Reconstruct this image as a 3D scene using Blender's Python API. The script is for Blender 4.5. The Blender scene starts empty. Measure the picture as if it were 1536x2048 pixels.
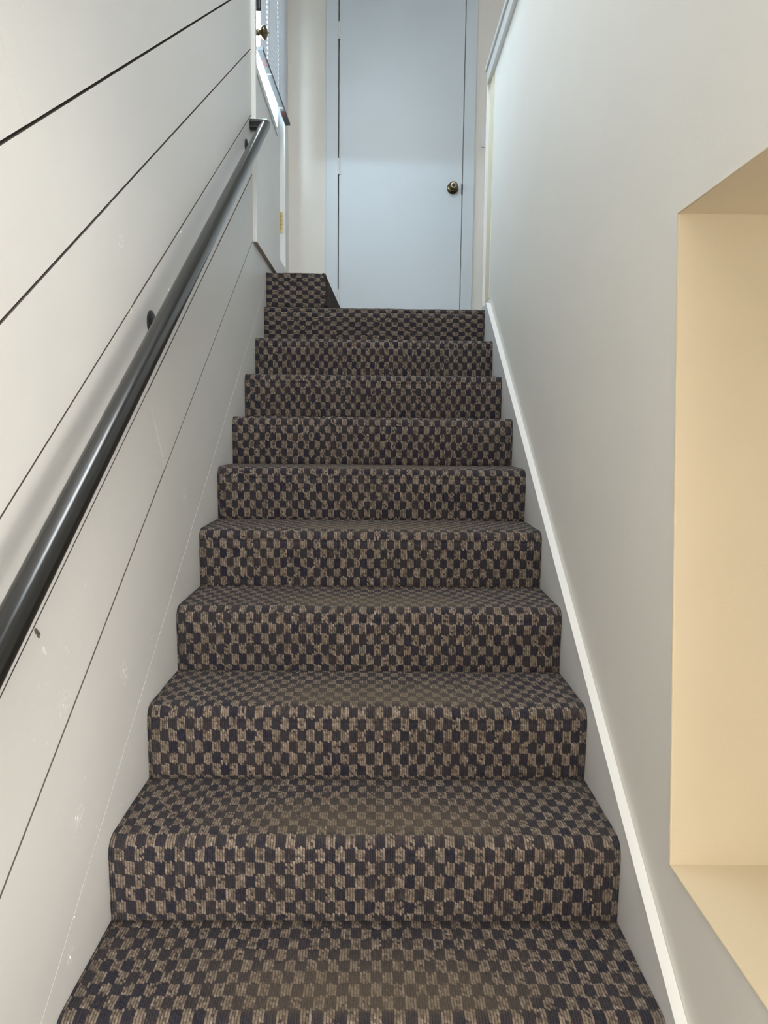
import bpy, math, random
from mathutils import Vector, Matrix, noise

random.seed(7)
S = bpy.context.scene
COL = S.collection

# ------------------------------------------------------------------ camera
CAM = Vector((0.0146, 0.0, 1.54))
FPX = 1420.0
AX = Vector((0.99990, -0.01013, 0.01034)).normalized()      # right
CX = Vector((0.01122, 0.99373, -0.11121)).normalized()      # forward
UX = AX.cross(CX).normalized()
cam_d = bpy.data.cameras.new('camera')
cam_d.sensor_fit = 'HORIZONTAL'
cam_d.sensor_width = 36.0
cam_d.lens = 36.0 * FPX / 1536.0
cam_d.clip_start = 0.02
cam = bpy.data.objects.new('camera', cam_d)
COL.objects.link(cam)
cam.matrix_world = Matrix(((AX.x, UX.x, -CX.x, CAM.x), (AX.y, UX.y, -CX.y, CAM.y),
                           (AX.z, UX.z, -CX.z, CAM.z), (0, 0, 0, 1)))
S.camera = cam

# ------------------------------------------------------------------ light
W = bpy.data.worlds.new('sky')
S.world = W
W.use_nodes = True
wt = W.node_tree
bg = wt.nodes['Background']
# even bright sky above the horizon, darker ground below it
wg = wt.nodes.new('ShaderNodeTexCoord'); wx = wt.nodes.new('ShaderNodeSeparateXYZ'); wr_ = wt.nodes.new('ShaderNodeValToRGB')
wt.links.new(wg.outputs['Generated'], wx.inputs[0]); wt.links.new(wx.outputs['Z'], wr_.inputs[0])
wr_.color_ramp.elements[0].position = 0.0; wr_.color_ramp.elements[0].color = (0.03, 0.032, 0.03, 1)
wr_.color_ramp.elements[1].position = 0.02; wr_.color_ramp.elements[1].color = (0.70, 0.86, 1.0, 1)
wt.links.new(wr_.outputs[0], bg.inputs['Color'])
bg.inputs['Strength'].default_value = 40.0

def area(name, loc, target, sx, sy, power, col, portal=False):
    d = bpy.data.lights.new(name, 'AREA')
    d.shape = 'RECTANGLE'; d.size = sx; d.size_y = sy
    d.energy = power; d.color = col
    if portal:
        d.cycles.is_portal = True
    o = bpy.data.objects.new(name, d); COL.objects.link(o)
    o.location = loc
    o.rotation_euler = (Vector(target) - Vector(loc)).to_track_quat('-Z', 'Y').to_euler()
    return o
# daylight through the glass of the outside door (sky portal)
area('sky_portal', (-0.60, 3.665, 3.66), (1, 3.665, 3.66), 0.76, 1.10, 1, (1, 1, 1), True)
# window of the lower room, behind the photographer
area('lower_window_daylight', (1.0, -3.42, 1.5), (0.6, 0, 1.4), 1.9, 1.4, 175, (1.0, 0.99, 0.97))
# window of the upper room, beyond the half wall
area('upper_window_daylight', (3.9, 1.6, 3.7), (0, 1.6, 3.6), 1.8, 1.2, 10, (0.96, 0.98, 1.0))
# window of the side room behind the opening in the right wall
area('side_room_daylight', (3.0, 0.35, 1.25), (0, 0.55, 1.25), 1.5, 1.2, 36, (1.0, 0.96, 0.90))
# skylight in the ceiling over the stairwell
area('stairwell_skylight', (0.05, 1.7, 4.6), (0.05, 1.7, 0), 0.6, 0.9, 36, (0.93, 0.97, 1.0))
# warm ceiling lamp of the lower room
area('lower_ceiling_lamp', (0.35, -0.75, 2.30), (0.35, -0.75, 0), 0.5, 0.5, 22, (1.0, 0.86, 0.68))

S.view_settings.view_transform = 'Standard'
S.view_settings.look = 'None'
S.view_settings.gamma = 1.0
S.view_settings.use_curve_mapping = False
S.view_settings.exposure = 0.09

# ------------------------------------------------------------------ dimensions
RISE, RUN = 0.17738, 0.26185
SL = RISE / RUN
Y1, Z1 = 1.368, 0.5317          # foot of riser 0
NR = 8                           # riser 8 carries the landing
YL, ZL = Y1 + NR * RUN, Z1 + (NR + 1) * RISE     # landing edge
XW = 0.525                       # half width of the stair
YB = 4.55                        # back wall
ZC = 4.65                        # ceiling
XR = 0.545                       # right wall face

# ------------------------------------------------------------------ materials
class NT:
    def __init__(s, name):
        s.m = bpy.data.materials.new(name); s.m.use_nodes = True
        s.t = s.m.node_tree; s.b = s.t.nodes['Principled BSDF']
    def n(s, kind, **kw):
        x = s.t.nodes.new(kind)
        for k, v in kw.items():
            setattr(x, k, v)
        return x
    def put(s, sock, v):
        if hasattr(v, 'is_linked') or hasattr(v, 'links'):
            s.t.links.new(v, sock)
        else:
            sock.default_value = v
    def math(s, op, a, b=None, c=None, clamp=False):
        x = s.n('ShaderNodeMath', operation=op); x.use_clamp = clamp
        s.put(x.inputs[0], a)
        if b is not None: s.put(x.inputs[1], b)
        if c is not None: s.put(x.inputs[2], c)
        return x.outputs[0]
    def noise(s, vec, scale, detail=2.0, rough=0.5):
        x = s.n('ShaderNodeTexNoise')
        if vec is not None: s.put(x.inputs['Vector'], vec)
        x.inputs['Scale'].default_value = scale; x.inputs['Detail'].default_value = detail
        x.inputs['Roughness'].default_value = rough
        return x.outputs['Fac']
    def ramp(s, f, stops, interp='LINEAR'):
        x = s.n('ShaderNodeValToRGB'); x.color_ramp.interpolation = interp
        e = x.color_ramp.elements
        while len(e) < len(stops): e.new(0.5)
        for i, (p, c) in enumerate(stops):
            e[i].position = p
            e[i].color = (c if len(c) == 4 else (*c, 1))
        s.put(x.inputs[0], f)
        return x.outputs[0]
    def mix(s, f, a, b):
        x = s.n('ShaderNodeMix', data_type='RGBA')
        s.put(x.inputs[0], f)
        s.put(x.inputs[6], a if not isinstance(a, tuple) else (*a[:3], 1))
        s.put(x.inputs[7], b if not isinstance(b, tuple) else (*b[:3], 1))
        return x.outputs[2]
    def sstep(s, v, a, b):
        x = s.n('ShaderNodeMapRange', interpolation_type='SMOOTHSTEP')
        s.put(x.inputs[0], v); x.inputs[1].default_value = a; x.inputs[2].default_value = b
        return x.outputs[0]
    def xyz(s, vec):
        x = s.n('ShaderNodeSeparateXYZ'); s.put(x.inputs[0], vec); return x.outputs
    def comb(s, a, b, c=0.0):
        x = s.n('ShaderNodeCombineXYZ'); s.put(x.inputs[0], a); s.put(x.inputs[1], b); s.put(x.inputs[2], c)
        return x.outputs[0]
    def coord(s):
        return s.n('ShaderNodeTexCoord').outputs['Object']
    def pos(s):
        return s.n('ShaderNodeNewGeometry').outputs['Position']
    def bump(s, h, strength, dist):
        x = s.n('ShaderNodeBump'); x.inputs['Strength'].default_value = strength
        x.inputs['Distance'].default_value = dist
        s.put(x.inputs['Height'], h); s.put(s.b.inputs['Normal'], x.outputs[0])
    def base(s, c, rough=0.5, metal=0.0, spec=None):
        s.put(s.b.inputs['Base Color'], (*c[:3], 1) if isinstance(c, tuple) else c)
        s.put(s.b.inputs['Roughness'], rough); s.b.inputs['Metallic'].default_value = metal
        if spec is not None: s.b.inputs['Specular IOR Level'].default_value = spec
        return s

def paint(name, col, rough=0.5, orange=0.25, spec=0.4):
    t = NT(name)
    p = t.pos()
    n = t.noise(p, 3.0, 3)
    c = t.mix(n, tuple(v * 0.97 for v in col), tuple(min(1, v * 1.03) for v in col))
    t.base(c, rough, 0, spec)
    t.bump(t.noise(p, 220, 2), orange, 0.0006)
    return t.m

M = {}
M['wall'] = paint('cream_wall_paint', (0.835, 0.81, 0.75), 0.55, 0.35)
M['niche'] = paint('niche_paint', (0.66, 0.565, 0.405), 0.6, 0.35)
M['white'] = paint('white_trim_paint', (0.80, 0.805, 0.79), 0.35, 0.12, 0.5)
M['door'] = paint('door_paint', (0.70, 0.775, 0.83), 0.38, 0.12, 0.5)
M['skirt'] = paint('skirt_paint', (0.74, 0.74, 0.73), 0.4, 0.15, 0.5)
M['oldcream'] = paint('old_cream_paint', (0.74, 0.68, 0.52), 0.5, 0.3)
M['ceil'] = paint('ceiling_paint', (0.82, 0.81, 0.78), 0.8, 0.3)
M['groove'] = paint('groove_dirt_and_shade', (0.13, 0.115, 0.10), 0.8, 0.3)  # dark tone paints in the groove shade along with dirt on the edges
M['under_brown'] = paint('brown_underside', (0.42, 0.36, 0.29), 0.7, 0.3)  # browner tone for the bottom face of the door casing

def plank_material():
    t = NT('white_plank_paint')
    p = t.pos(); x, y, z = t.xyz(p)
    # along / across the boards
    cs, sn = math.cos(math.atan(SL)), math.sin(math.atan(SL))
    al = t.math('ADD', t.math('MULTIPLY', y, cs), t.math('MULTIPLY', z, sn))
    ac = t.math('SUBTRACT', t.math('MULTIPLY', z, cs), t.math('MULTIPLY', y, sn))
    v2 = t.comb(al, ac)
    col = t.mix(t.noise(t.comb(t.math('MULTIPLY', al, 0.3), ac), 9, 3), (0.695, 0.694, 0.680), (0.73, 0.729, 0.716))
    # tiny scattered chips and nicks in the paint
    speck = t.noise(v2, 95, 2, 0.6)
    zone = t.sstep(t.noise(v2, 5.5, 2), 0.50, 0.66)
    low = t.sstep(ac, 0.75, 0.1)
    chips = t.math('MULTIPLY', t.math('MULTIPLY', t.sstep(speck, 0.655, 0.70), zone), t.math('ADD', t.math('MULTIPLY', low, 0.8), 0.2))
    # larger scuffs where shoes and bags have rubbed
    tot = chips
    for (sy, sz, rr) in ((1.235, 0.831, 0.030), (1.493, 1.019, 0.030), (1.181, 0.60, 0.018), (1.55, 1.93, 0.018), (1.20, 1.06, 0.03), (2.0, 1.36, 0.03)):
        d = t.n('ShaderNodeVectorMath', operation='DISTANCE')
        t.put(d.inputs[0], t.comb(t.math('MULTIPLY', y, 1.0), z)); d.inputs[1].default_value = (sy, sz, 0)
        k = t.math('MULTIPLY', t.sstep(d.outputs['Value'], rr * 1.3, rr * 0.2), t.sstep(t.noise(v2, 120, 3, 0.7), 0.48, 0.62))
        tot = t.math('MAXIMUM', tot, k)
    col = t.mix(tot, col, (0.93, 0.92, 0.90))
    t.base(col, 0.42, 0, 0.45)
    h = t.math('ADD', t.math('MULTIPLY', t.noise(t.comb(t.math('MULTIPLY', al, 0.12), ac), 110, 3), 0.5), t.math('MULTIPLY', tot, 1.4))
    t.bump(h, 0.45, 0.0016)
    return t.m
M['plank'] = plank_material()

def carpet_material(name, plain=False):
    t = NT(name)
    uv = t.n('ShaderNodeUVMap', uv_map='carpet').outputs[0]
    wv = t.n('ShaderNodeUVMap', uv_map='wear').outputs[0]
    u0, v0, _ = t.xyz(uv)
    wx, wt, _ = t.xyz(wv)
    nz = t.n('ShaderNodeTexNoise'); t.put(nz.inputs['Vector'], uv); nz.inputs['Scale'].default_value = 34; nz.inputs['Detail'].default_value = 2
    nr, ng, nb = t.xyz(nz.outputs['Color'])
    u = t.math('ADD', u0, t.math('MULTIPLY', t.math('SUBTRACT', nr, 0.5), 0.0035))
    v = t.math('ADD', v0, t.math('MULTIPLY', t.math('SUBTRACT', ng, 0.5), 0.004))
    CU, CV = 0.0205, 0.0292
    r = t.math('DIVIDE', u, CU / 4.0)
    ir = t.math('FLOOR', r); fr = t.math('FRACT', r)
    w1 = t.n('ShaderNodeTexWhiteNoise', noise_dimensions='1D'); t.put(w1.inputs['W'], ir)
    l = t.math('ADD', t.math('ADD', t.math('DIVIDE', v, 0.0062), w1.outputs['Value']), t.math('MULTIPLY', fr, 0.4))
    il = t.math('FLOOR', l); fl = t.math('FRACT', l)
    # squares are made of whole loops, so their edges step from loop to loop
    iu = t.math('FLOOR', t.math('DIVIDE', t.math('ADD', ir, 0.5), 4.0))
    iv = t.math('FLOOR', t.math('DIVIDE', t.math('MULTIPLY', t.math('SUBTRACT', t.math('ADD', il, 0.5), w1.outputs['Value']), 0.0062), CV))
    chk = t.math('FLOORED_MODULO', t.math('ADD', iu, iv), 2.0)
    w2 = t.n('ShaderNodeTexWhiteNoise', noise_dimensions='2D'); t.put(w2.inputs['Vector'], t.comb(ir, il))
    lr = w2.outputs['Value']
    w3 = t.n('ShaderNodeTexWhiteNoise', noise_dimensions='3D'); t.put(w3.inputs['Vector'], t.comb(iu, iv, 3.0))
    cr = w3.outputs['Value']
    light = t.ramp(lr, [(0.0, (0.085, 0.066, 0.062)), (0.16, (0.140, 0.110, 0.088)), (0.42, (0.205, 0.165, 0.125)), (0.68, (0.255, 0.212, 0.166)), (0.86, (0.250, 0.180, 0.148)), (1.0, (0.35, 0.30, 0.245))])
    dk = t.math('ADD', t.math('MULTIPLY', cr, 0.6), t.math('MULTIPLY', lr, 0.4))
    dark = t.ramp(dk, [(0.0, (0.022, 0.021, 0.036)), (0.3, (0.034, 0.033, 0.046)), (0.5, (0.046, 0.037, 0.046)), (0.7, (0.038, 0.041, 0.043)), (0.85, (0.058, 0.041, 0.049)), (1.0, (0.078, 0.065, 0.063))])
    edge = t.math('MULTIPLY', chk, t.math('SUBTRACT', 1.0, t.math('MULTIPLY', t.math('LESS_THAN', lr, 0.05), 0.7)))
    col = t.mix(edge, dark, light)
    rib = t.math('POWER', t.math('ABSOLUTE', t.math('SINE', t.math('MULTIPLY', fr, math.pi))), 0.6)
    lop = t.math('ABSOLUTE', t.math('SINE', t.math('MULTIPLY', fl, math.pi)))
    hgt = t.math('MULTIPLY', rib, t.math('ADD', 0.55, t.math('MULTIPLY', lop, 0.45)))
    # gaps between the loops show the darker backing
    gap = t.sstep(hgt, 0.15, 0.62)
    col = t.mix(t.math('ADD', 0.22, t.math('MULTIPLY', gap, 0.78)), (0.008, 0.007, 0.008), col)
    # foot wear: soil and flattened pile in the middle of each tread, up to the nosing
    n2 = t.noise(t.comb(wx, wt, 1.0), 7, 3)
    ax = t.math('ABSOLUTE', t.math('ADD', t.math('SUBTRACT', wx, 0.02), t.math('MULTIPLY', t.math('SUBTRACT', n2, 0.5), 0.35)))
    mx = t.sstep(ax, 0.40, 0.10)
    mt = t.math('MULTIPLY', t.sstep(wt, -0.012, 0.012), t.sstep(wt, 0.21, 0.03))
    wear = t.math('MULTIPLY', t.math('MULTIPLY', mx, mt), 0.42)
    soil = t.mix(t.noise(uv, 160, 2), (0.135, 0.105, 0.068), (0.225, 0.175, 0.115))
    col = t.mix(wear, col, soil)
    if plain:
        col = t.mix(t.noise(t.comb(t.math('MULTIPLY', u0, 6.0), v0), 90, 2), (0.022, 0.017, 0.016), (0.065, 0.05, 0.042))
    t.base(col, 0.95, 0, 0.1)
    t.b.inputs['Sheen Weight'].default_value = 0.08
    t.bump(hgt, 0.8, 0.0022)
    return t.m
M['carpet'] = carpet_material('checked_loop_carpet')
M['carpet_edge'] = carpet_material('carpet_plain_side', True)

def metal(name, col, rough, metallic=1.0, patina=None):
    t = NT(name)
    c = col
    if patina:
        c = t.mix(t.sstep(t.noise(t.coord(), 60, 3), 0.4, 0.65), col, patina)
    t.base(c, rough, metallic)
    return t.m
M['brass_dark'] = metal('antique_brass', (0.24, 0.19, 0.10), 0.32, 1.0, (0.10, 0.08, 0.05))
M['brass'] = metal('bright_brass', (0.82, 0.70, 0.42), 0.28)
M['brass_mid'] = metal('worn_brass', (0.46, 0.40, 0.28), 0.35)
M['black'] = metal('black_metal', (0.012, 0.012, 0.014), 0.4, 0.0)
M['dark'] = metal('dark_gap', (0.02, 0.02, 0.022), 0.8, 0.0)

def rail_material():
    t = NT('black_rail_paint')
    p = t.pos()
    n = t.noise(p, 6, 4, 0.6)
    c = (0.008, 0.008, 0.0075)
    t.base(c, 0.3, 0, 0.5)
    rr = t.math('ADD', 0.17, t.math('MULTIPLY', n, 0.10))
    t.put(t.b.inputs['Roughness'], rr)
    t.b.inputs['Coat Weight'].default_value = 0.3
    t.b.inputs['Coat Roughness'].default_value = 0.25
    t.bump(t.noise(p, 25, 2), 0.05, 0.001)
    return t.m
M['rail'] = rail_material()

def slat_material():
    t = NT('white_vinyl_slat')
    t.base((0.72, 0.74, 0.77), 0.45, 0, 0.4)
    t.b.inputs['Transmission Weight'].default_value = 0.0
    out = t.t.nodes['Material Output']
    tr = t.n('ShaderNodeBsdfTranslucent'); tr.inputs['Color'].default_value = (0.85, 0.9, 0.97, 1)
    mx = t.n('ShaderNodeMixShader'); mx.inputs[0].default_value = 0.008
    t.t.links.new(t.b.outputs[0], mx.inputs[1]); t.t.links.new(tr.outputs[0], mx.inputs[2])
    t.t.links.new(mx.outputs[0], out.inputs['Surface'])
    return t.m
M['slat'] = slat_material()
M['slat_rail'] = metal('grey_blind_rail', (0.11, 0.11, 0.112), 0.7, 0.0)
M['red'] = metal('red_sticker', (0.10, 0.012, 0.010), 0.5, 0.0)
M['plastic'] = metal('white_plastic', (0.82, 0.82, 0.82), 0.4, 0.0)

def glass_material():
    t = NT('window_glass')
    out = t.t.nodes['Material Output']
    tr = t.n('ShaderNodeBsdfTransparent'); tr.inputs['Color'].default_value = (0.95, 0.97, 0.97, 1)
    gl = t.n('ShaderNodeBsdfGlossy'); gl.inputs['Roughness'].default_value = 0.02
    mx = t.n('ShaderNodeMixShader')
    mx.inputs[0].default_value = 0.06; t.t.links.new(tr.outputs[0], mx.inputs[1]); t.t.links.new(gl.outputs[0], mx.inputs[2])
    t.t.links.new(mx.outputs[0], out.inputs['Surface'])
    return t.m
M['glass'] = glass_material()

def floor_material():
    t = NT('lower_floor_carpet')
    p = t.pos()
    t.base(t.mix(t.noise(p, 120, 3), (0.05, 0.045, 0.042), (0.16, 0.13, 0.10)), 0.95, 0, 0.1)
    return t.m
M['floor'] = floor_material()

# ------------------------------------------------------------------ mesh helpers
class MB:
    def __init__(s): s.v = []; s.f = []; s.mi = []
    def add(s, vs, fs, mi=0):
        o = len(s.v); s.v += [tuple(p) for p in vs]
        s.f += [tuple(i + o for i in f) for f in fs]; s.mi += [mi] * len(fs); return s
    def box(s, x0, x1, y0, y1, z0, z1, mi=0):
        vs = [(x, y, z) for x in (x0, x1) for y in (y0, y1) for z in (z0, z1)]
        return s.add(vs, [(0, 1, 3, 2), (4, 6, 7, 5), (0, 4, 5, 1), (2, 3, 7, 6), (0, 2, 6, 4), (1, 5, 7, 3)], mi)
    def prism_x(s, poly, x0, x1):
        n = len(poly)
        vs = [(x0, y, z) for y, z in poly] + [(x1, y, z) for y, z in poly]
        fs = [tuple(range(n))[::-1], tuple(range(n, 2 * n))] + [(i, (i + 1) % n, n + (i + 1) % n, n + i) for i in range(n)]
        return s.add(vs, fs)
    def lathe(s, prof, org, axis, seg=24):
        # prof: (distance along axis, radius)
        ax = Vector(axis).normalized(); a = ax.orthogonal().normalized(); b = ax.cross(a); org = Vector(org)
        vs = []; n = len(prof)
        for d, r in prof:
            for k in range(seg):
                th = 2 * math.pi * k / seg
                vs.append(org + ax * d + (a * math.cos(th) + b * math.sin(th)) * r)
        fs = [(i * seg + k, i * seg + (k + 1) % seg, (i + 1) * seg + (k + 1) % seg, (i + 1) * seg + k) for i in range(n - 1) for k in range(seg)]
        fs += [tuple(range(seg))[::-1], tuple((n - 1) * seg + k for k in range(seg))]
        return s.add(vs, fs)
    def sweep(s, path, section):
        # path: list of (origin, a, b) frames; section: (p, q) loop
        n = len(section); vs = []
        for o, a, b in path:
            vs += [Vector(o) + Vector(a) * p + Vector(b) * q for p, q in section]
        m = len(path)
        fs = [(i * n + k, i * n + (k + 1) % n, (i + 1) * n + (k + 1) % n, (i + 1) * n + k) for i in range(m - 1) for k in range(n)]
        fs += [tuple(range(n))[::-1], tuple((m - 1) * n + k for k in range(n))]
        return s.add(vs, fs)
    def build(s, name, mat, parent=None, smooth=False, bevel=0.0, seg=2):
        me = bpy.data.meshes.new(name)
        me.from_pydata(s.v, [], s.f); me.update()
        bmfix(me)
        for mm in (mat if isinstance(mat, (list, tuple)) else [mat]):
            me.materials.append(M[mm])
        for p, i in zip(me.polygons, s.mi):
            p.material_index = i
        o = bpy.data.objects.new(name, me); COL.objects.link(o)
        if parent: o.parent = parent
        if smooth: shade(me)
        if bevel > 0:
            b = o.modifiers.new('bevel', 'BEVEL'); b.width = bevel; b.segments = seg; b.limit_method = 'ANGLE'; b.angle_limit = math.radians(50)
        return o

def bmfix(me):
    import bmesh
    bm = bmesh.new(); bm.from_mesh(me); bmesh.ops.recalc_face_normals(bm, faces=bm.faces[:]); bm.to_mesh(me); bm.free()

def shade(me, ang=35):
    me.polygons.foreach_set('use_smooth', [True] * len(me.polygons))
    me.set_sharp_from_angle(angle=math.radians(ang))

def empty(name, loc=(0, 0, 0)):
    o = bpy.data.objects.new(name, None); COL.objects.link(o); o.empty_display_size = 0.05
    return o

def tag(o, label, cat, group=None, kind=None):
    o['label'] = label; o['category'] = cat
    if group: o['group'] = group
    if kind: o['kind'] = kind
    return o

# ------------------------------------------------------------------ setting: floors, ceilings, outer walls
f = MB().box(-0.62, 4.1, -3.5, YB, -0.1, 0.0).build('floor', 'floor')
tag(f, 'dark carpeted floor at the foot of the stairs', 'floor', kind='structure')
f = MB().box(0.67, 4.0, -0.3, YB, ZL - 0.12, ZL).build('floor', 'floor')
tag(f, 'upper floor beyond the half wall beside the landing', 'floor', kind='structure')
c = MB().box(-0.62, 4.1, -0.3, YB + 0.1, ZC, ZC + 0.1).build('ceiling', 'ceil')
tag(c, 'white ceiling high above the stairwell', 'ceiling', kind='structure')
c = MB().box(-0.62, 3.2, -3.5, -0.3, 2.4, 2.5).build('ceiling', 'ceil')
tag(c, 'low white ceiling over the foot of the stairs', 'ceiling', kind='structure')
w = MB().box(-0.62, 4.1, -0.4, -0.3, 2.5, ZC).build('wall_header', 'wall')
tag(w, 'cream header wall above the lower ceiling', 'wall', kind='structure')
w = MB().box(-0.62, 3.2, -3.6, -3.5, 0, 2.5).build('wall_front', 'wall')
tag(w, 'cream end wall of the lower room', 'wall', kind='structure')
w = MB().box(3.1, 3.2, -3.5, 2.2, 0, 2.4).box(1.05, 3.2, 2.2, 2.3, 0, 2.0).build('wall_lower_right', 'wall')
tag(w, 'cream side wall of the lower room', 'wall', kind='structure')
w = MB().box(4.0, 4.1, -0.3, YB, 0.0, ZC).build('wall_upper_right', 'wall')
tag(w, 'cream far side wall of the upper room', 'wall', kind='structure')

# back wall with the opening for the inside door
DX0, DX1, DZ1 = -0.236, 0.527, ZL + 2.045
bw = MB()
bw.box(-0.68, DX0, YB, YB + 0.1, -0.1, ZC)
bw.box(DX1, 4.1, YB, YB + 0.1, -0.1, ZC)
bw.box(DX0, DX1, YB, YB + 0.1, DZ1, ZC)
bw.box(DX0, DX1, YB + 0.08, YB + 0.1, -0.1, DZ1)
w = bw.build('wall_back', 'wall')
tag(w, 'cream end wall of the landing around the flush door', 'wall', kind='structure')

# left wall: backing with the opening for the outside door
OY0, OY1, OZ0, OZ1 = 3.200, 4.145, 2.36, 4.42
lw = MB()
lw.box(-0.586, -0.54, -3.5, OY0, -0.1, ZC)
lw.box(-0.586, -0.54, OY1, YB, -0.1, ZC)
lw.box(-0.586, -0.54, OY0, OY1, OZ1, ZC)
lw.box(-0.586, -0.54, OY0, OY1, -0.1, OZ0)
wl = lw.build('wall_left', 'white')
tag(wl, 'white board wall with planks running parallel to the stair slope', 'wall', kind='structure')

def clip(poly, a, b, c):
    # keep a*y + b*z <= c
    out = []
    for i in range(len(poly)):
        p, q = poly[i], poly[(i + 1) % len(poly)]
        dp, dq = a * p[0] + b * p[1] - c, a * q[0] + b * q[1] - c
        if dp <= 0: out.append(p)
        if dp * dq < 0:
            k = dp / (dp - dq); out.append((p[0] + (q[0] - p[0]) * k, p[1] + (q[1] - p[1]) * k))
    return out
TH = math.atan(SL); CS, SN = math.cos(TH), math.sin(TH)
# groove heights above the line z = SL*y, and groove widths
GR = [(-0.45, .002), (-0.150, 0.0012), (-0.075, 0.0016), (0.209, 0.0034), (0.480, 0.0042), (0.722, 0.0040), (0.982, 0.0046), (1.219, 0.0058)]
for k in range(1, 15): GR.append((1.219 + 0.25 * k, 0.0045))
# butt joints: plank index -> points (y, z) on the joint line
JO = {3: [(1.771, 1.522)], 4: [(2.365, 2.292)], 5: [(1.525, 1.953)], 6: [(0.55, 1.5)], 7: [(1.10, 2.08)], 8: [(2.9, 3.6)]}
pl_n = 0
for i in range(len(GR) - 1):
    c0, g0 = GR[i]; c1, g1 = GR[i + 1]
    lo, hi = c0 + g0 / 2 / CS, c1 - g1 / 2 / CS
    poly = [(-0.9, lo + SL * -0.9), (5.0, lo + SL * 5.0), (5.0, hi + SL * 5.0), (-0.9, hi + SL * -0.9)]
    if c1 <= 0.21 + 1e-6:
        poly = clip(clip(poly, 1, 0, 4.235), 0, 1, 2.352)
    else:
        poly = clip(poly, 1, 0, 3.172)
    poly = clip(clip(poly, 0, -1, -0.002), 0, 1, ZC - 0.01)
    if len(poly) < 3: continue
    pieces = [poly]
    for (jy, jz) in JO.get(i, []):
        a, b = CS, SN; cc = a * jy + b * jz
        new = []
        for p in pieces:
            new.append(clip(p, a, b, cc - 0.0007)); new.append(clip(p, -a, -b, -cc - 0.0007))
        pieces = [p for p in new if len(p) >= 3]
    for p in pieces:
        dx = random.uniform(-0.0009, 0.0009)
        mb = MB().prism_x(p, -0.54, -0.5255 + dx)
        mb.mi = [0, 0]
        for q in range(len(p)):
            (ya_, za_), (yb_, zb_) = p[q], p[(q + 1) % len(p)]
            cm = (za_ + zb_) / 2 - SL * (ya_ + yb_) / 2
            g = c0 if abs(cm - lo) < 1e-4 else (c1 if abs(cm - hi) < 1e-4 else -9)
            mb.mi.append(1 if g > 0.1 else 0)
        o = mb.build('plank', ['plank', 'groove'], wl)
        pl_n += 1

# flaked paint and one torn spot on the planks
def flake(y, z, ly, lz, name, mat, n=11, seed=0, th=0.0012):
    rnd = random.Random(seed); pts = []
    for k in range(n):
        a = 2 * math.pi * k / n; r = rnd.uniform(0.45, 1.0)
        al, ac = ly * r * math.cos(a), lz * r * math.sin(a)
        pts.append((y + al * CS - ac * SN, z + al * SN + ac * CS))
    return MB().prism_x(pts, -0.5262, -0.5255 + th).build(name, mat, wl, bevel=0.0004, seg=1)
for q, (y, z, a, b) in enumerate(((1.235, 0.831, 0.005, 0.011), (1.225, 0.838, 0.003, 0.006), (1.49, 1.022, 0.004, 0.010), (1.497, 1.008, 0.003, 0.005), (1.181, 0.600, 0.003, 0.007),
                                  (1.205, 0.66, 0.002, 0.004), (1.135, 1.18, 0.003, 0.014), (1.60, 1.80, 0.004, 0.010), (1.89, 1.90, 0.006, 0.004), (2.02, 2.08, 0.012, 0.004))):
    flake(y, z, a, b, 'paint_flake', 'white', seed=q)
flake(1.110, 1.220, 0.006, 0.009, 'torn_spot', 'groove', 9, 41, 0.0006)
flake(1.113, 1.212, 0.002, 0.009, 'splinter', 'groove', 7, 42, 0.002)
flake(1.117, 1.214, 0.002, 0.007, 'splinter', 'groove', 7, 43, 0.002)

# right wall with the niche, ends as a half wall at the landing
NZ0, NZ1, NYF, NYN, NXB = 0.779, 1.931, 1.245, 0.22, 1.05
def edge_y(z):                      # far jamb leans a little, as built
    return 1.183 + (z - 0.774) * (1.302 - 1.183) / (1.928 - 0.774)
ZP, YP = 3.205, 3.60
rw = MB()
ya, yb = edge_y(NZ0), edge_y(NZ1)
vs = [(XR, -0.8, 0), (XR, YP, 0), (XR, YP, ZP), (XR, -0.8, ZP),
      (XR, NYN, NZ0), (XR, ya, NZ0), (XR, yb, NZ1), (XR, NYN, NZ1)]
rw.add(vs, [(0, 1, 5, 4), (1, 2, 6, 5), (2, 3, 7, 6), (3, 0, 4, 7)])
nb = [(NXB, NYN, NZ0), (NXB, ya, NZ0), (NXB, yb, NZ1), (NXB, NYN, NZ1)]
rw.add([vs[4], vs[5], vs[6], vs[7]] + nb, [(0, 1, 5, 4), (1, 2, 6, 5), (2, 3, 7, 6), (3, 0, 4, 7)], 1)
rw.add([(NXB, -0.3, 0), (NXB, 2.2, 0), (NXB, 2.2, 2.0), (NXB, -0.3, 2.0)] + nb, [(0, 1, 5, 4), (1, 2, 6, 5), (2, 3, 7, 6), (3, 0, 4, 7)])
rw.add([(XR, YP, 0), (XR + 0.12, YP, 0), (XR + 0.12, YP, ZP), (XR, YP, ZP), (XR, -0.8, 0), (XR + 0.12, -0.8, 0), (XR + 0.12, -0.8, ZP), (XR, -0.8, ZP)],
       [(0, 1, 2, 3), (5, 4, 7, 6), (3, 2, 6, 7)])
rw.add([(XR + 0.12, YP, ZL), (XR + 0.12, -0.8, ZL), (XR + 0.12, -0.8, ZP), (XR + 0.12, YP, ZP)], [(0, 1, 2, 3)])
me = bpy.data.meshes.new('wall_right')
me.from_pydata(rw.v, [], rw.f); me.update()
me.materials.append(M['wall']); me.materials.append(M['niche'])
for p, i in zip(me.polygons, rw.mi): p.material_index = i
wr = bpy.data.objects.new('wall_right', me); COL.objects.link(wr)
tag(wr, 'cream plaster wall with a deep square opening beside the stairs', 'wall', kind='structure')
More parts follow.
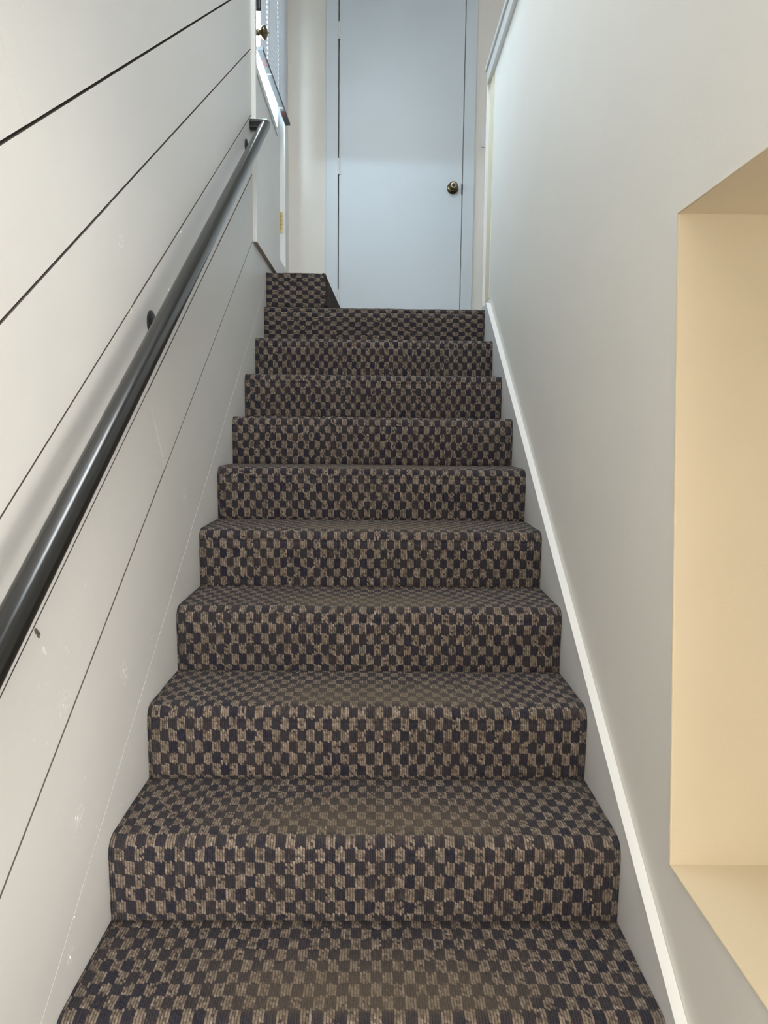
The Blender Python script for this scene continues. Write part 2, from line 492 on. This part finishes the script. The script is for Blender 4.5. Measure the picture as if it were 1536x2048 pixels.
# plaster corner beads round the niche, standing a hair proud of the wall
def bead(p, q, name='corner_bead'):
    p, q = Vector(p), Vector(q); d = (q - p).normalized()
    a = Vector((1, 0, 0)); b = d.cross(a).normalized()
    sec = [(0.0022 * math.cos(2 * math.pi * k / 8), 0.0022 * math.sin(2 * math.pi * k / 8)) for k in range(8)]
    return MB().sweep([(p, a, b), (q, a, b)], sec).build(name, 'niche', wr, True)
bead(vs[5], vs[6]); bead(vs[6], vs[7]); bead(vs[4], vs[5])
# old cream strip where the wall meets its end board
MB().box(XR - 0.003, XR, 3.475, YP, ZL + 0.055, ZP).build('corner_strip', 'oldcream', wr)

# skirt board on the right
cT = -0.176
t1 = MB().prism_x([(-0.6, 0.0), (-0.6, 0.02), (0.3, cT + SL * 0.3), (3.43, cT + SL * 3.43), (3.585, cT + SL * 3.43 + 0.012), (3.585, ZL - 0.3), (0.9, 0.0)], XW, XR - 0.0005).build('trim_1', 'skirt', bevel=0.0015)
tag(t1, 'white painted skirt board following the stair slope', 'trim', kind='structure')
MB().prism_x([(0.3, cT + SL * 0.3), (3.43, cT + SL * 3.43), (3.43, cT + SL * 3.43 + 0.004), (0.3, cT + SL * 0.3 + 0.004)], XW - 0.001, XR - 0.0005).build('top_edge', 'white', t1)

# cap and end board of the half wall
t2 = empty('trim_2'); t2.location = (XR + 0.06, 1.6, ZP)
tag(t2, 'white wooden cap with apron along the top of the half wall', 'trim', kind='structure')
def kid(o, p):
    o.parent = p; o.matrix_parent_inverse = Matrix.Translation(p.location).inverted(); return o
kid(MB().box(XR - 0.018, XR + 0.138, -0.25, YP + 0.02, ZP, ZP + 0.058).build('apron', 'white', None, bevel=0.002), t2)
kid(MB().box(XR - 0.026, XR + 0.146, -0.25, YP + 0.03, ZP + 0.062, ZP + 0.085).build('cap_board', 'white', None, bevel=0.004), t2)
kid(MB().box(XR - 0.012, XR + 0.132, -0.25, YP + 0.014, ZP + 0.057, ZP + 0.063).build('shadow_groove', 'white', None), t2)
t3 = MB().box(XR - 0.016, XR + 0.136, YP, YP + 0.018, ZL, ZP).build('trim_3', 'white', bevel=0.0015)
tag(t3, 'white end board closing the half wall at the landing', 'trim', kind='structure')

# ------------------------------------------------------------------ staircase
def sheet(name, prof, x0, x1, parent, nx=30, rot=False, u_off=0.0, mat='carpet', amp=0.0016, seed=0, wear_on=True):
    """prof: list of (y, z, v, t); carpet surface swept across x, solidified inward"""
    vs, uvs, wvs, fs = [], [], [], []
    n = len(prof)
    for j in range(nx + 1):
        x = x0 + (x1 - x0) * j / nx
        for (y, z, v, t) in prof:
            k = noise.noise(Vector((x * 9, v * 14, seed * 3.7))) * amp
            vs.append((x, y - k, z + k)); uvs.append((v, x + u_off) if rot else (x + u_off, v)); wvs.append((x, t if wear_on else 5.0))
    for j in range(nx):
        for i in range(n - 1):
            a = j * n + i
            fs.append((a, a + 1, a + n + 1, a + n))
    me = bpy.data.meshes.new(name)
    me.from_pydata(vs, [], fs); me.update()
    l1 = me.uv_layers.new(name='carpet'); l2 = me.uv_layers.new(name='wear')
    for lp in me.loops:
        l1.data[lp.index].uv = uvs[lp.vertex_index]; l2.data[lp.index].uv = wvs[lp.vertex_index]
    me.materials.append(M[mat]); shade(me, 60)
    o = bpy.data.objects.new(name, me); COL.objects.link(o)
    if parent: o.parent = parent
    # outward normal should face up / towards -y
    if me.polygons[0].normal.z < -0.1 or me.polygons[0].normal.y > 0.1:
        me.flip_normals()
    sm = o.modifiers.new('thickness', 'SOLIDIFY'); sm.thickness = 0.012; sm.offset = -1
    return o

RN = 0.030          # nosing radius
st = empty('staircase')
tag(st, 'straight flight of stairs covered in brown and charcoal checked carpet', 'staircase')
vacc = 0.0
for k in range(-3, NR + 1):
    yk = Y1 + k * RUN; zb = Z1 + k * RISE; zt = zb + RISE
    top = (k == NR)
    off = random.uniform(0, 0.02); vk = random.uniform(0, 0.05) + k
    rn = RN if not top else 0.016
    back = (yk + RUN + 0.016) if not top else YB - 0.004
    # tread: back edge -> nosing -> just under it
    prof = []
    L = back - (yk + rn)
    nseg = 10
    for i in range(nseg + 1):
        d = L * (1 - i / nseg); prof.append((yk + rn + d, zt, vk + d, d))
    for i in range(1, 9):
        a = math.pi / 2 * i / 8
        prof.append((yk + rn - rn * math.sin(a), zt - rn + rn * math.cos(a), vk - rn * a, -rn * a * 0.4))
    ve = vk - rn * math.pi / 2
    prof.append((yk - 0.0008, zt - rn - 0.006, ve - 0.006, -0.03))
    xr = XW - 0.0002
    sheet('landing' if top else 'tread', prof, -XW - 0.0003, xr if not top else xr, st, rot=top, u_off=off, seed=k)
    # riser
    z0r, prof = zt - rn - 0.006, []
    for i in range(9):
        f_ = i / 8; z = z0r + (zb - 0.006 - z0r) * f_
        prof.append((yk - 0.0008 + 0.004 * f_, z, ve - 0.006 - (z0r - z), -1.0))
    sheet('riser', prof, -XW - 0.0003, xr, st, rot=top, u_off=off, seed=k)

# landing continues past the end of the half wall
o = MB().box(XW, 0.67, YP + 0.02, YB, ZL - 0.1, ZL).build('floor', 'floor')
tag(o, 'landing floor turning the corner at the half wall end', 'floor', kind='structure')

# raised carpeted step in front of the outside door
ds = empty('door_step')
tag(ds, 'carpeted raised step on the landing below the outside door', 'step')
YS, ZS, XS = 3.535, 2.303, -0.240
prof = []
r2 = 0.012
for i in range(7):
    d = (YB - YS - r2) * (1 - i / 6); prof.append((YS + r2 + d, ZS, 0.4 + d, d))
for i in range(1, 6):
    a = math.pi / 2 * i / 5
    prof.append((YS + r2 - r2 * math.sin(a), ZS - r2 + r2 * math.cos(a), 0.4 - r2 * a, -0.1))
o = sheet('tread', prof, -XW - 0.0003, XS, ds, nx=12, rot=True, seed=33, wear_on=False)
ve = 0.4 - r2 * math.pi / 2
prof = [(YS, ZS - r2 - (ZS - r2 - ZL - 0.004) * i / 8, ve - (ZS - r2 - ZL) * i / 8, -1) for i in range(9)]
sheet('riser', prof, -XW - 0.0003, XS, ds, nx=12, rot=True, seed=34, wear_on=False)
# plain side of the step
def side_panel():
    m = MB()
    ny, nz = 14, 6; vs = []; fs = []
    for j in range(ny + 1):
        for i in range(nz + 1):
            y = YS + (YB - YS) * j / ny; z = ZL + 0.004 + (ZS - 0.004 - ZL) * i / nz
            x = XS + 0.026 * (y - YS) + (0.004 if i == nz else 0.010) - 0.004 * (i == nz)
            vs.append((x - (0.008 if i == nz else 0), y, z))
    for j in range(ny):
        for i in range(nz):
            a = j * (nz + 1) + i; fs.append((a, a + nz + 1, a + nz + 2, a + 1))
    me = bpy.data.meshes.new('side_panel'); me.from_pydata(vs, [], fs); me.update()
    l1 = me.uv_layers.new(name='carpet'); l2 = me.uv_layers.new(name='wear')
    for lp in me.loops:
        v = vs[lp.vertex_index]; l1.data[lp.index].uv = (v[1], v[2]); l2.data[lp.index].uv = (0, 5)
    me.materials.append(M['carpet_edge']); shade(me)
    o = bpy.data.objects.new('side_panel', me); COL.objects.link(o); o.parent = ds
    sm = o.modifiers.new('thickness', 'SOLIDIFY'); sm.thickness = 0.012; sm.offset = -1 if me.polygons[0].normal.x > 0 else 1
    o['label'] = 'plain dark carpet side of the step'
side_panel()

# ------------------------------------------------------------------ outside door in the left wall
XD = -0.538
d1 = empty('door_1')
tag(d1, 'white half-glazed outside door beside the top step', 'door', kind='structure')
GY0, GY1, GZ0, GZ1 = 3.305, 4.02, 3.150, 4.20
sl = MB()
sl.box(XD - 0.042, XD, OY0 + 0.006, GY0, OZ0 + 0.015, OZ1 - 0.006)
sl.box(XD - 0.042, XD, GY1, OY1 - 0.006, OZ0 + 0.015, OZ1 - 0.006)
sl.box(XD - 0.042, XD, GY0, GY1, OZ0 + 0.015, GZ0)
sl.box(XD - 0.042, XD, GY0, GY1, GZ1, OZ1 - 0.006)
sl.build('door_slab', 'white', d1)
gf = MB()
for (y0, y1, z0, z1) in ((GY0 - 0.025, GY0 + 0.008, GZ0 - 0.025, GZ1 + 0.025), (GY1 - 0.008, GY1 + 0.025, GZ0 - 0.025, GZ1 + 0.025),
                         (GY0 + 0.008, GY1 - 0.008, GZ0 - 0.025, GZ0 + 0.008), (GY0 + 0.008, GY1 - 0.008, GZ1 - 0.008, GZ1 + 0.025)):
    gf.box(XD, XD + 0.006, y0, y1, z0, z1)
fr = gf.build('glazing_frame', 'white', d1, bevel=0.002)
MB().box(XD - 0.024, XD - 0.018, GY0, GY1, GZ0, GZ1).build('pane', 'glass', d1)
# knob
KY, KZ = 3.285, 3.252
kn = MB().lathe([(0.028, 0.010)] + [(0.050 - 0.0145 * math.cos(math.pi * q / 12), max(0.0115 if q < 3 else 0.004, 0.0285 * math.sin(math.pi * q / 12) ** 0.8)) for q in range(1, 12)] + [(0.0645, 0.004), (0.072, 0.003), (0.0725, 0.001)], (XD, KY, KZ), (1, 0, 0), 28).build('knob', 'brass_dark', d1, True)
kn['label'] = 'antique brass door knob'
MB().lathe([(0.0, 0.031), (0.004, 0.031), (0.009, 0.024), (0.011, 0.016)], (XD, KY, KZ), (1, 0, 0), 28).build('rosette', 'brass_dark', kn, True)
MB().lathe([(0.010, 0.015), (0.018, 0.011), (0.024, 0.013), (0.030, 0.011)], (XD, KY, KZ), (1, 0, 0), 24).build('stem', 'brass_dark', kn, True)
# deadbolt above
DBZ = 3.372
db = MB().lathe([(0.0, 0.030), (0.006, 0.030), (0.012, 0.024), (0.013, 0.008)], (XD, KY, DBZ), (1, 0, 0), 28).build('deadbolt', 'black', d1, True)
db['label'] = 'black deadbolt with thumb turn'
MB().box(XD + 0.012, XD + 0.038, KY - 0.008, KY + 0.008, DBZ - 0.034, DBZ + 0.034).build('thumb_turn', 'black', db, bevel=0.0075, seg=3)
# hinges at the far edge
for hz in (2.704, 3.45, 4.20):
    h = MB().box(XD, XD + 0.003, OY1 - 0.034, OY1 - 0.004, hz - 0.054, hz + 0.054).build('hinge', 'brass', d1)
    h['label'] = 'bright brass butt hinge'
    for q in range(5):
        MB().lathe([(-0.010, 0.0065), (0.010, 0.0065)], (XD + 0.007, OY1 - 0.002, hz - 0.044 + 0.022 * q), (0, 0, 1), 14).build('knuckle', 'brass', h, True)
# casing round the outside door: boards stand proud of the planks
t4 = empty('trim_4')
tag(t4, 'white board casing framing the outside door', 'trim', kind='structure')
XC = -0.508
MB().box(-0.54, XC, 3.175, 3.208, 2.352, 4.5).build('casing_board', 'white', t4, bevel=0.0015)
MB().box(-0.54, XC, 4.147, 4.232, 2.352, 4.5).build('casing_board', 'white', t4, bevel=0.0015)
MB().box(-0.54, XC, 3.208, 4.147, 2.352, 2.452).build('sill_board', 'white', t4, bevel=0.0015)
MB().box(-0.54, XC, 3.208, 4.147, OZ1 + 0.003, 4.5).build('casing_board', 'white', t4, bevel=0.0015)
MB().box(-0.54, XC, 3.1752, 4.2318, 2.350, 2.352).build('bottom_edge', 'under_brown', t4)

# ------------------------------------------------------------------ blind on the outside door
vb = empty('window_blind')
tag(vb, 'white mini blind with closed slats hanging on the outside door', 'blind')
BN, BF = Vector((-0.519, 3.370, 0)), Vector((-0.494, 4.135, 0))
BL = (BF - BN).length; BD = (BF - BN).normalized(); BNRM = Vector((BD.y, -BD.x, 0))   # towards the stairs
ZB = 3.225
def slat_mesh():
    # one curved slat, closed (nearly upright), with two cord holes
    h = 0.0135
    cols = 60
    ts = [-1, -0.42, 0.0, 0.42, 1]
    holes = (0.22, 0.60)
    ss = sorted(set([i / 24 for i in range(25)] + [hc + e for hc in holes for e in (-0.010, 0.010)]))
    vs, fs = [], []
    for s_ in ss:
        for q in ts:
            tilt = math.radians(82)
            a = h * q
            bow = 0.0022 * (1 - q * q)
            off = BNRM * (a * math.cos(tilt) + bow * math.sin(tilt))
            p = BN + BD * (BL * s_) + off
            vs.append((p.x, p.y, a * math.sin(tilt) + bow * math.cos(tilt)))
    n = len(ts)
    for i in range(len(ss) - 1):
        mid = (ss[i] + ss[i + 1]) / 2
        for j in range(n - 1):
            if any(abs(mid - hc) < 0.0099 for hc in holes) and j in (1, 2): continue
            a = i * n + j; fs.append((a, a + n, a + n + 1, a + 1))
    me = bpy.data.meshes.new('slat'); me.from_pydata(vs, [], fs); me.update(); me.materials.append(M['slat'])
    shade(me, 60)
    return me
sme = slat_mesh()
nz_ = int((4.27 - ZB) / 0.0222)
for i in range(nz_):
    o = bpy.data.objects.new('slat', sme); COL.objects.link(o); o.parent = vb
    o.location = (0, 0, ZB + 0.028 + 0.0222 * i)
def bar(name, s0, s1, o0, o1, z0, z1, mat, parent, bev=0.0):
    vs = []
    for s_ in (s0, s1):
        for oo in (o0, o1):
            for z in (z0, z1):
                p = BN + BD * (BL * s_) + BNRM * oo; vs.append((p.x, p.y, z))
    m = MB().add(vs, [(0, 1, 3, 2), (4, 6, 7, 5), (0, 4, 5, 1), (2, 3, 7, 6), (0, 2, 6, 4), (1, 5, 7, 3)])
    return m.build(name, mat, parent, bevel=bev)
br = bar('bottom_rail', -0.005, 1.005, -0.014, 0.014, ZB - 0.004, ZB + 0.010, 'slat_rail', vb, 0.003)
for s_ in (0.14, 0.83):
    q = bar('sticker', s_ - 0.045, s_ + 0.045, -0.009, 0.009, ZB - 0.0048, ZB - 0.0040, 'red', br)
    q['label'] = 'dull red tab under the rail'
for s_ in (0.27, 0.73):
    bar('cord_plug', s_ - 0.006, s_ + 0.006, -0.012, 0.012, ZB - 0.006, ZB - 0.0040, 'skirt', br)
for s_ in (-0.008, 1.004):
    bar('end_cap', s_, s_ + 0.006, -0.0145, 0.0145, ZB - 0.005, ZB + 0.011, 'slat_rail', br)
for s_ in (0.25, 0.63):
    bar('ladder_cord', s_ - 0.0006, s_ + 0.0006, 0.0075, 0.0083, ZB, 4.29, 'slat_rail', vb)
bar('head_rail', -0.005, 1.005, -0.018, 0.018, 4.27, 4.30, 'plastic', vb, 0.002)

# ------------------------------------------------------------------ inside door on the back wall
d2 = empty('door_2')
tag(d2, 'plain white flush door at the end of the landing', 'door', kind='structure')
YD = YB - 0.008
MB().box(DX0 + 0.006, DX1 - 0.004, YD, YD + 0.035, ZL + 0.012, DZ1 - 0.004).build('door_slab', 'door', d2, bevel=0.0012)
for hz in (3.925, 3.148, 2.372):
    h = MB().lathe([(-0.048, 0.002), (-0.047, 0.0075), (0.047, 0.0075), (0.048, 0.002)], (DX0 + 0.004, YD - 0.008, hz), (0, 0, 1), 16).build('hinge', 'white', d2, True)
    MB().box(DX0 + 0.006, DX0 + 0.022, YD - 0.003, YD, hz - 0.047, hz + 0.047).build('hinge_leaf', 'door', h)
KX, KZ2 = 0.466, 3.032
k2 = MB().lathe([(0.018, 0.010), (0.026, 0.011), (0.030, 0.019), (0.038, 0.0275), (0.046, 0.0275), (0.053, 0.022), (0.057, 0.0185)], (KX, YD, KZ2), (0, -1, 0), 32).build('knob', 'brass_dark', d2, True)
k2['label'] = 'round antique brass knob with lock cylinder'
MB().lathe([(0.0, 0.035), (0.005, 0.035), (0.012, 0.029), (0.015, 0.019), (0.020, 0.012)], (KX, YD, KZ2), (0, -1, 0), 32).build('rosette', 'brass_dark', k2, True)
MB().lathe([(0.056, 0.0180), (0.060, 0.0160), (0.0605, 0.012)], (KX, YD, KZ2), (0, -1, 0), 32).build('knob_ring', 'brass_mid', k2, True)
MB().lathe([(0.055, 0.0105), (0.0612, 0.0105), (0.0616, 0.009)], (KX, YD, KZ2), (0, -1, 0), 24).build('lock_cylinder', 'black', k2, True)
MB().box(DX1 - 0.0075, DX1 + 0.002, YD - 0.001, YD + 0.004, KZ2 - 0.034, KZ2 + 0.028).build('latch_plate', 'dark', d2)
t5 = empty('trim_5')
tag(t5, 'white flat casing around the flush landing door', 'trim', kind='structure')
MB().box(DX0 - 0.074, DX0 - 0.001, YB - 0.014, YB, ZL, DZ1 + 0.075).build('casing_board', 'door', t5, bevel=0.002)
MB().box(DX1 + 0.001, DX1 + 0.069, YB - 0.014, YB, ZL, DZ1 + 0.075).build('casing_board', 'door', t5, bevel=0.002)
MB().box(DX0 - 0.001, DX1 + 0.001, YB - 0.014, YB, DZ1 + 0.001, DZ1 + 0.075).build('casing_board', 'door', t5, bevel=0.002)

# light switch beside the door
lsw = empty('light_switch')
tag(lsw, 'white light switch plate half hidden behind the half wall', 'light switch')
MB().box(0.634, 0.708, YB - 0.007, YB, 3.275, 3.392).build('switch_plate', 'plastic', lsw, bevel=0.003)
MB().box(0.664, 0.678, YB - 0.016, YB - 0.006, 3.32, 3.346).build('toggle', 'plastic', lsw, bevel=0.002)

# ------------------------------------------------------------------ handrail
hr = empty('handrail')
tag(hr, 'black wooden handrail fixed along the white plank wall', 'handrail')
CR, XH, SR = 0.648, -0.466, SL + 0.011
def sup(p, w_, h_, n=40):
    out = []
    for k in range(n):
        a = 2 * math.pi * k / n; c_, s_ = math.cos(a), math.sin(a)
        out.append((w_ * math.copysign(abs(c_) ** (2 / p), c_), h_ * math.copysign(abs(s_) ** (2 / p), s_)))
    return out
nrm = Vector((0, -SR, 1)).normalized()
def rail_frame(y): return (Vector((XH, y, CR + SR * y)), Vector((1, 0, 0)), nrm)
sec = []
for (p, q) in sup(2.7, 0.0218, 0.0210, 44):
    # a soft crest along the top, narrower foot
    k = 1.0 - 0.10 * max(0, -q / 0.0210)
    sec.append((p * k, q + (0.003 * (1 - abs(p) / 0.0218) if q > 0 else 0)))
ye = 3.150
MB().sweep([rail_frame(0.15 + (ye - 0.15) * i / 24) for i in range(25)], sec).build('rail', 'rail', hr, True)
o_end = Vector((XH, ye - 0.012, CR + SR * (ye - 0.012)))
MB().sweep([((x, o_end.y, o_end.z + 0.004), (0, 1, 0), (0, 0, 1)) for x in (-0.5256, -0.50, XH, XH + 0.012)], sup(3.2, 0.021, 0.022, 36)).build('wall_return', 'rail', hr, True)
for by in (0.55, 1.735, 3.03):
    bz = CR + SR * by
    b = MB().lathe([(0.0, 0.030), (0.004, 0.030), (0.008, 0.020), (0.010, 0.012)], (-0.5256, by, bz - 0.050), (1, 0, 0), 24).build('bracket', 'black', hr, True)
    path = []
    for i in range(9):
        a = math.pi / 2 * i / 8
        p = Vector((-0.517 + 0.045 * math.sin(a), by, bz - 0.052 + 0.030 * (1 - math.cos(a))))
        tan = Vector((0.045 * math.cos(a), 0, 0.030 * math.sin(a))).normalized()
        path.append((p, Vector((0, 1, 0)), tan.cross(Vector((0, 1, 0)))))
    MB().sweep(path, sup(2, 0.007, 0.007, 12)).build('bracket_arm', 'black', b, True)
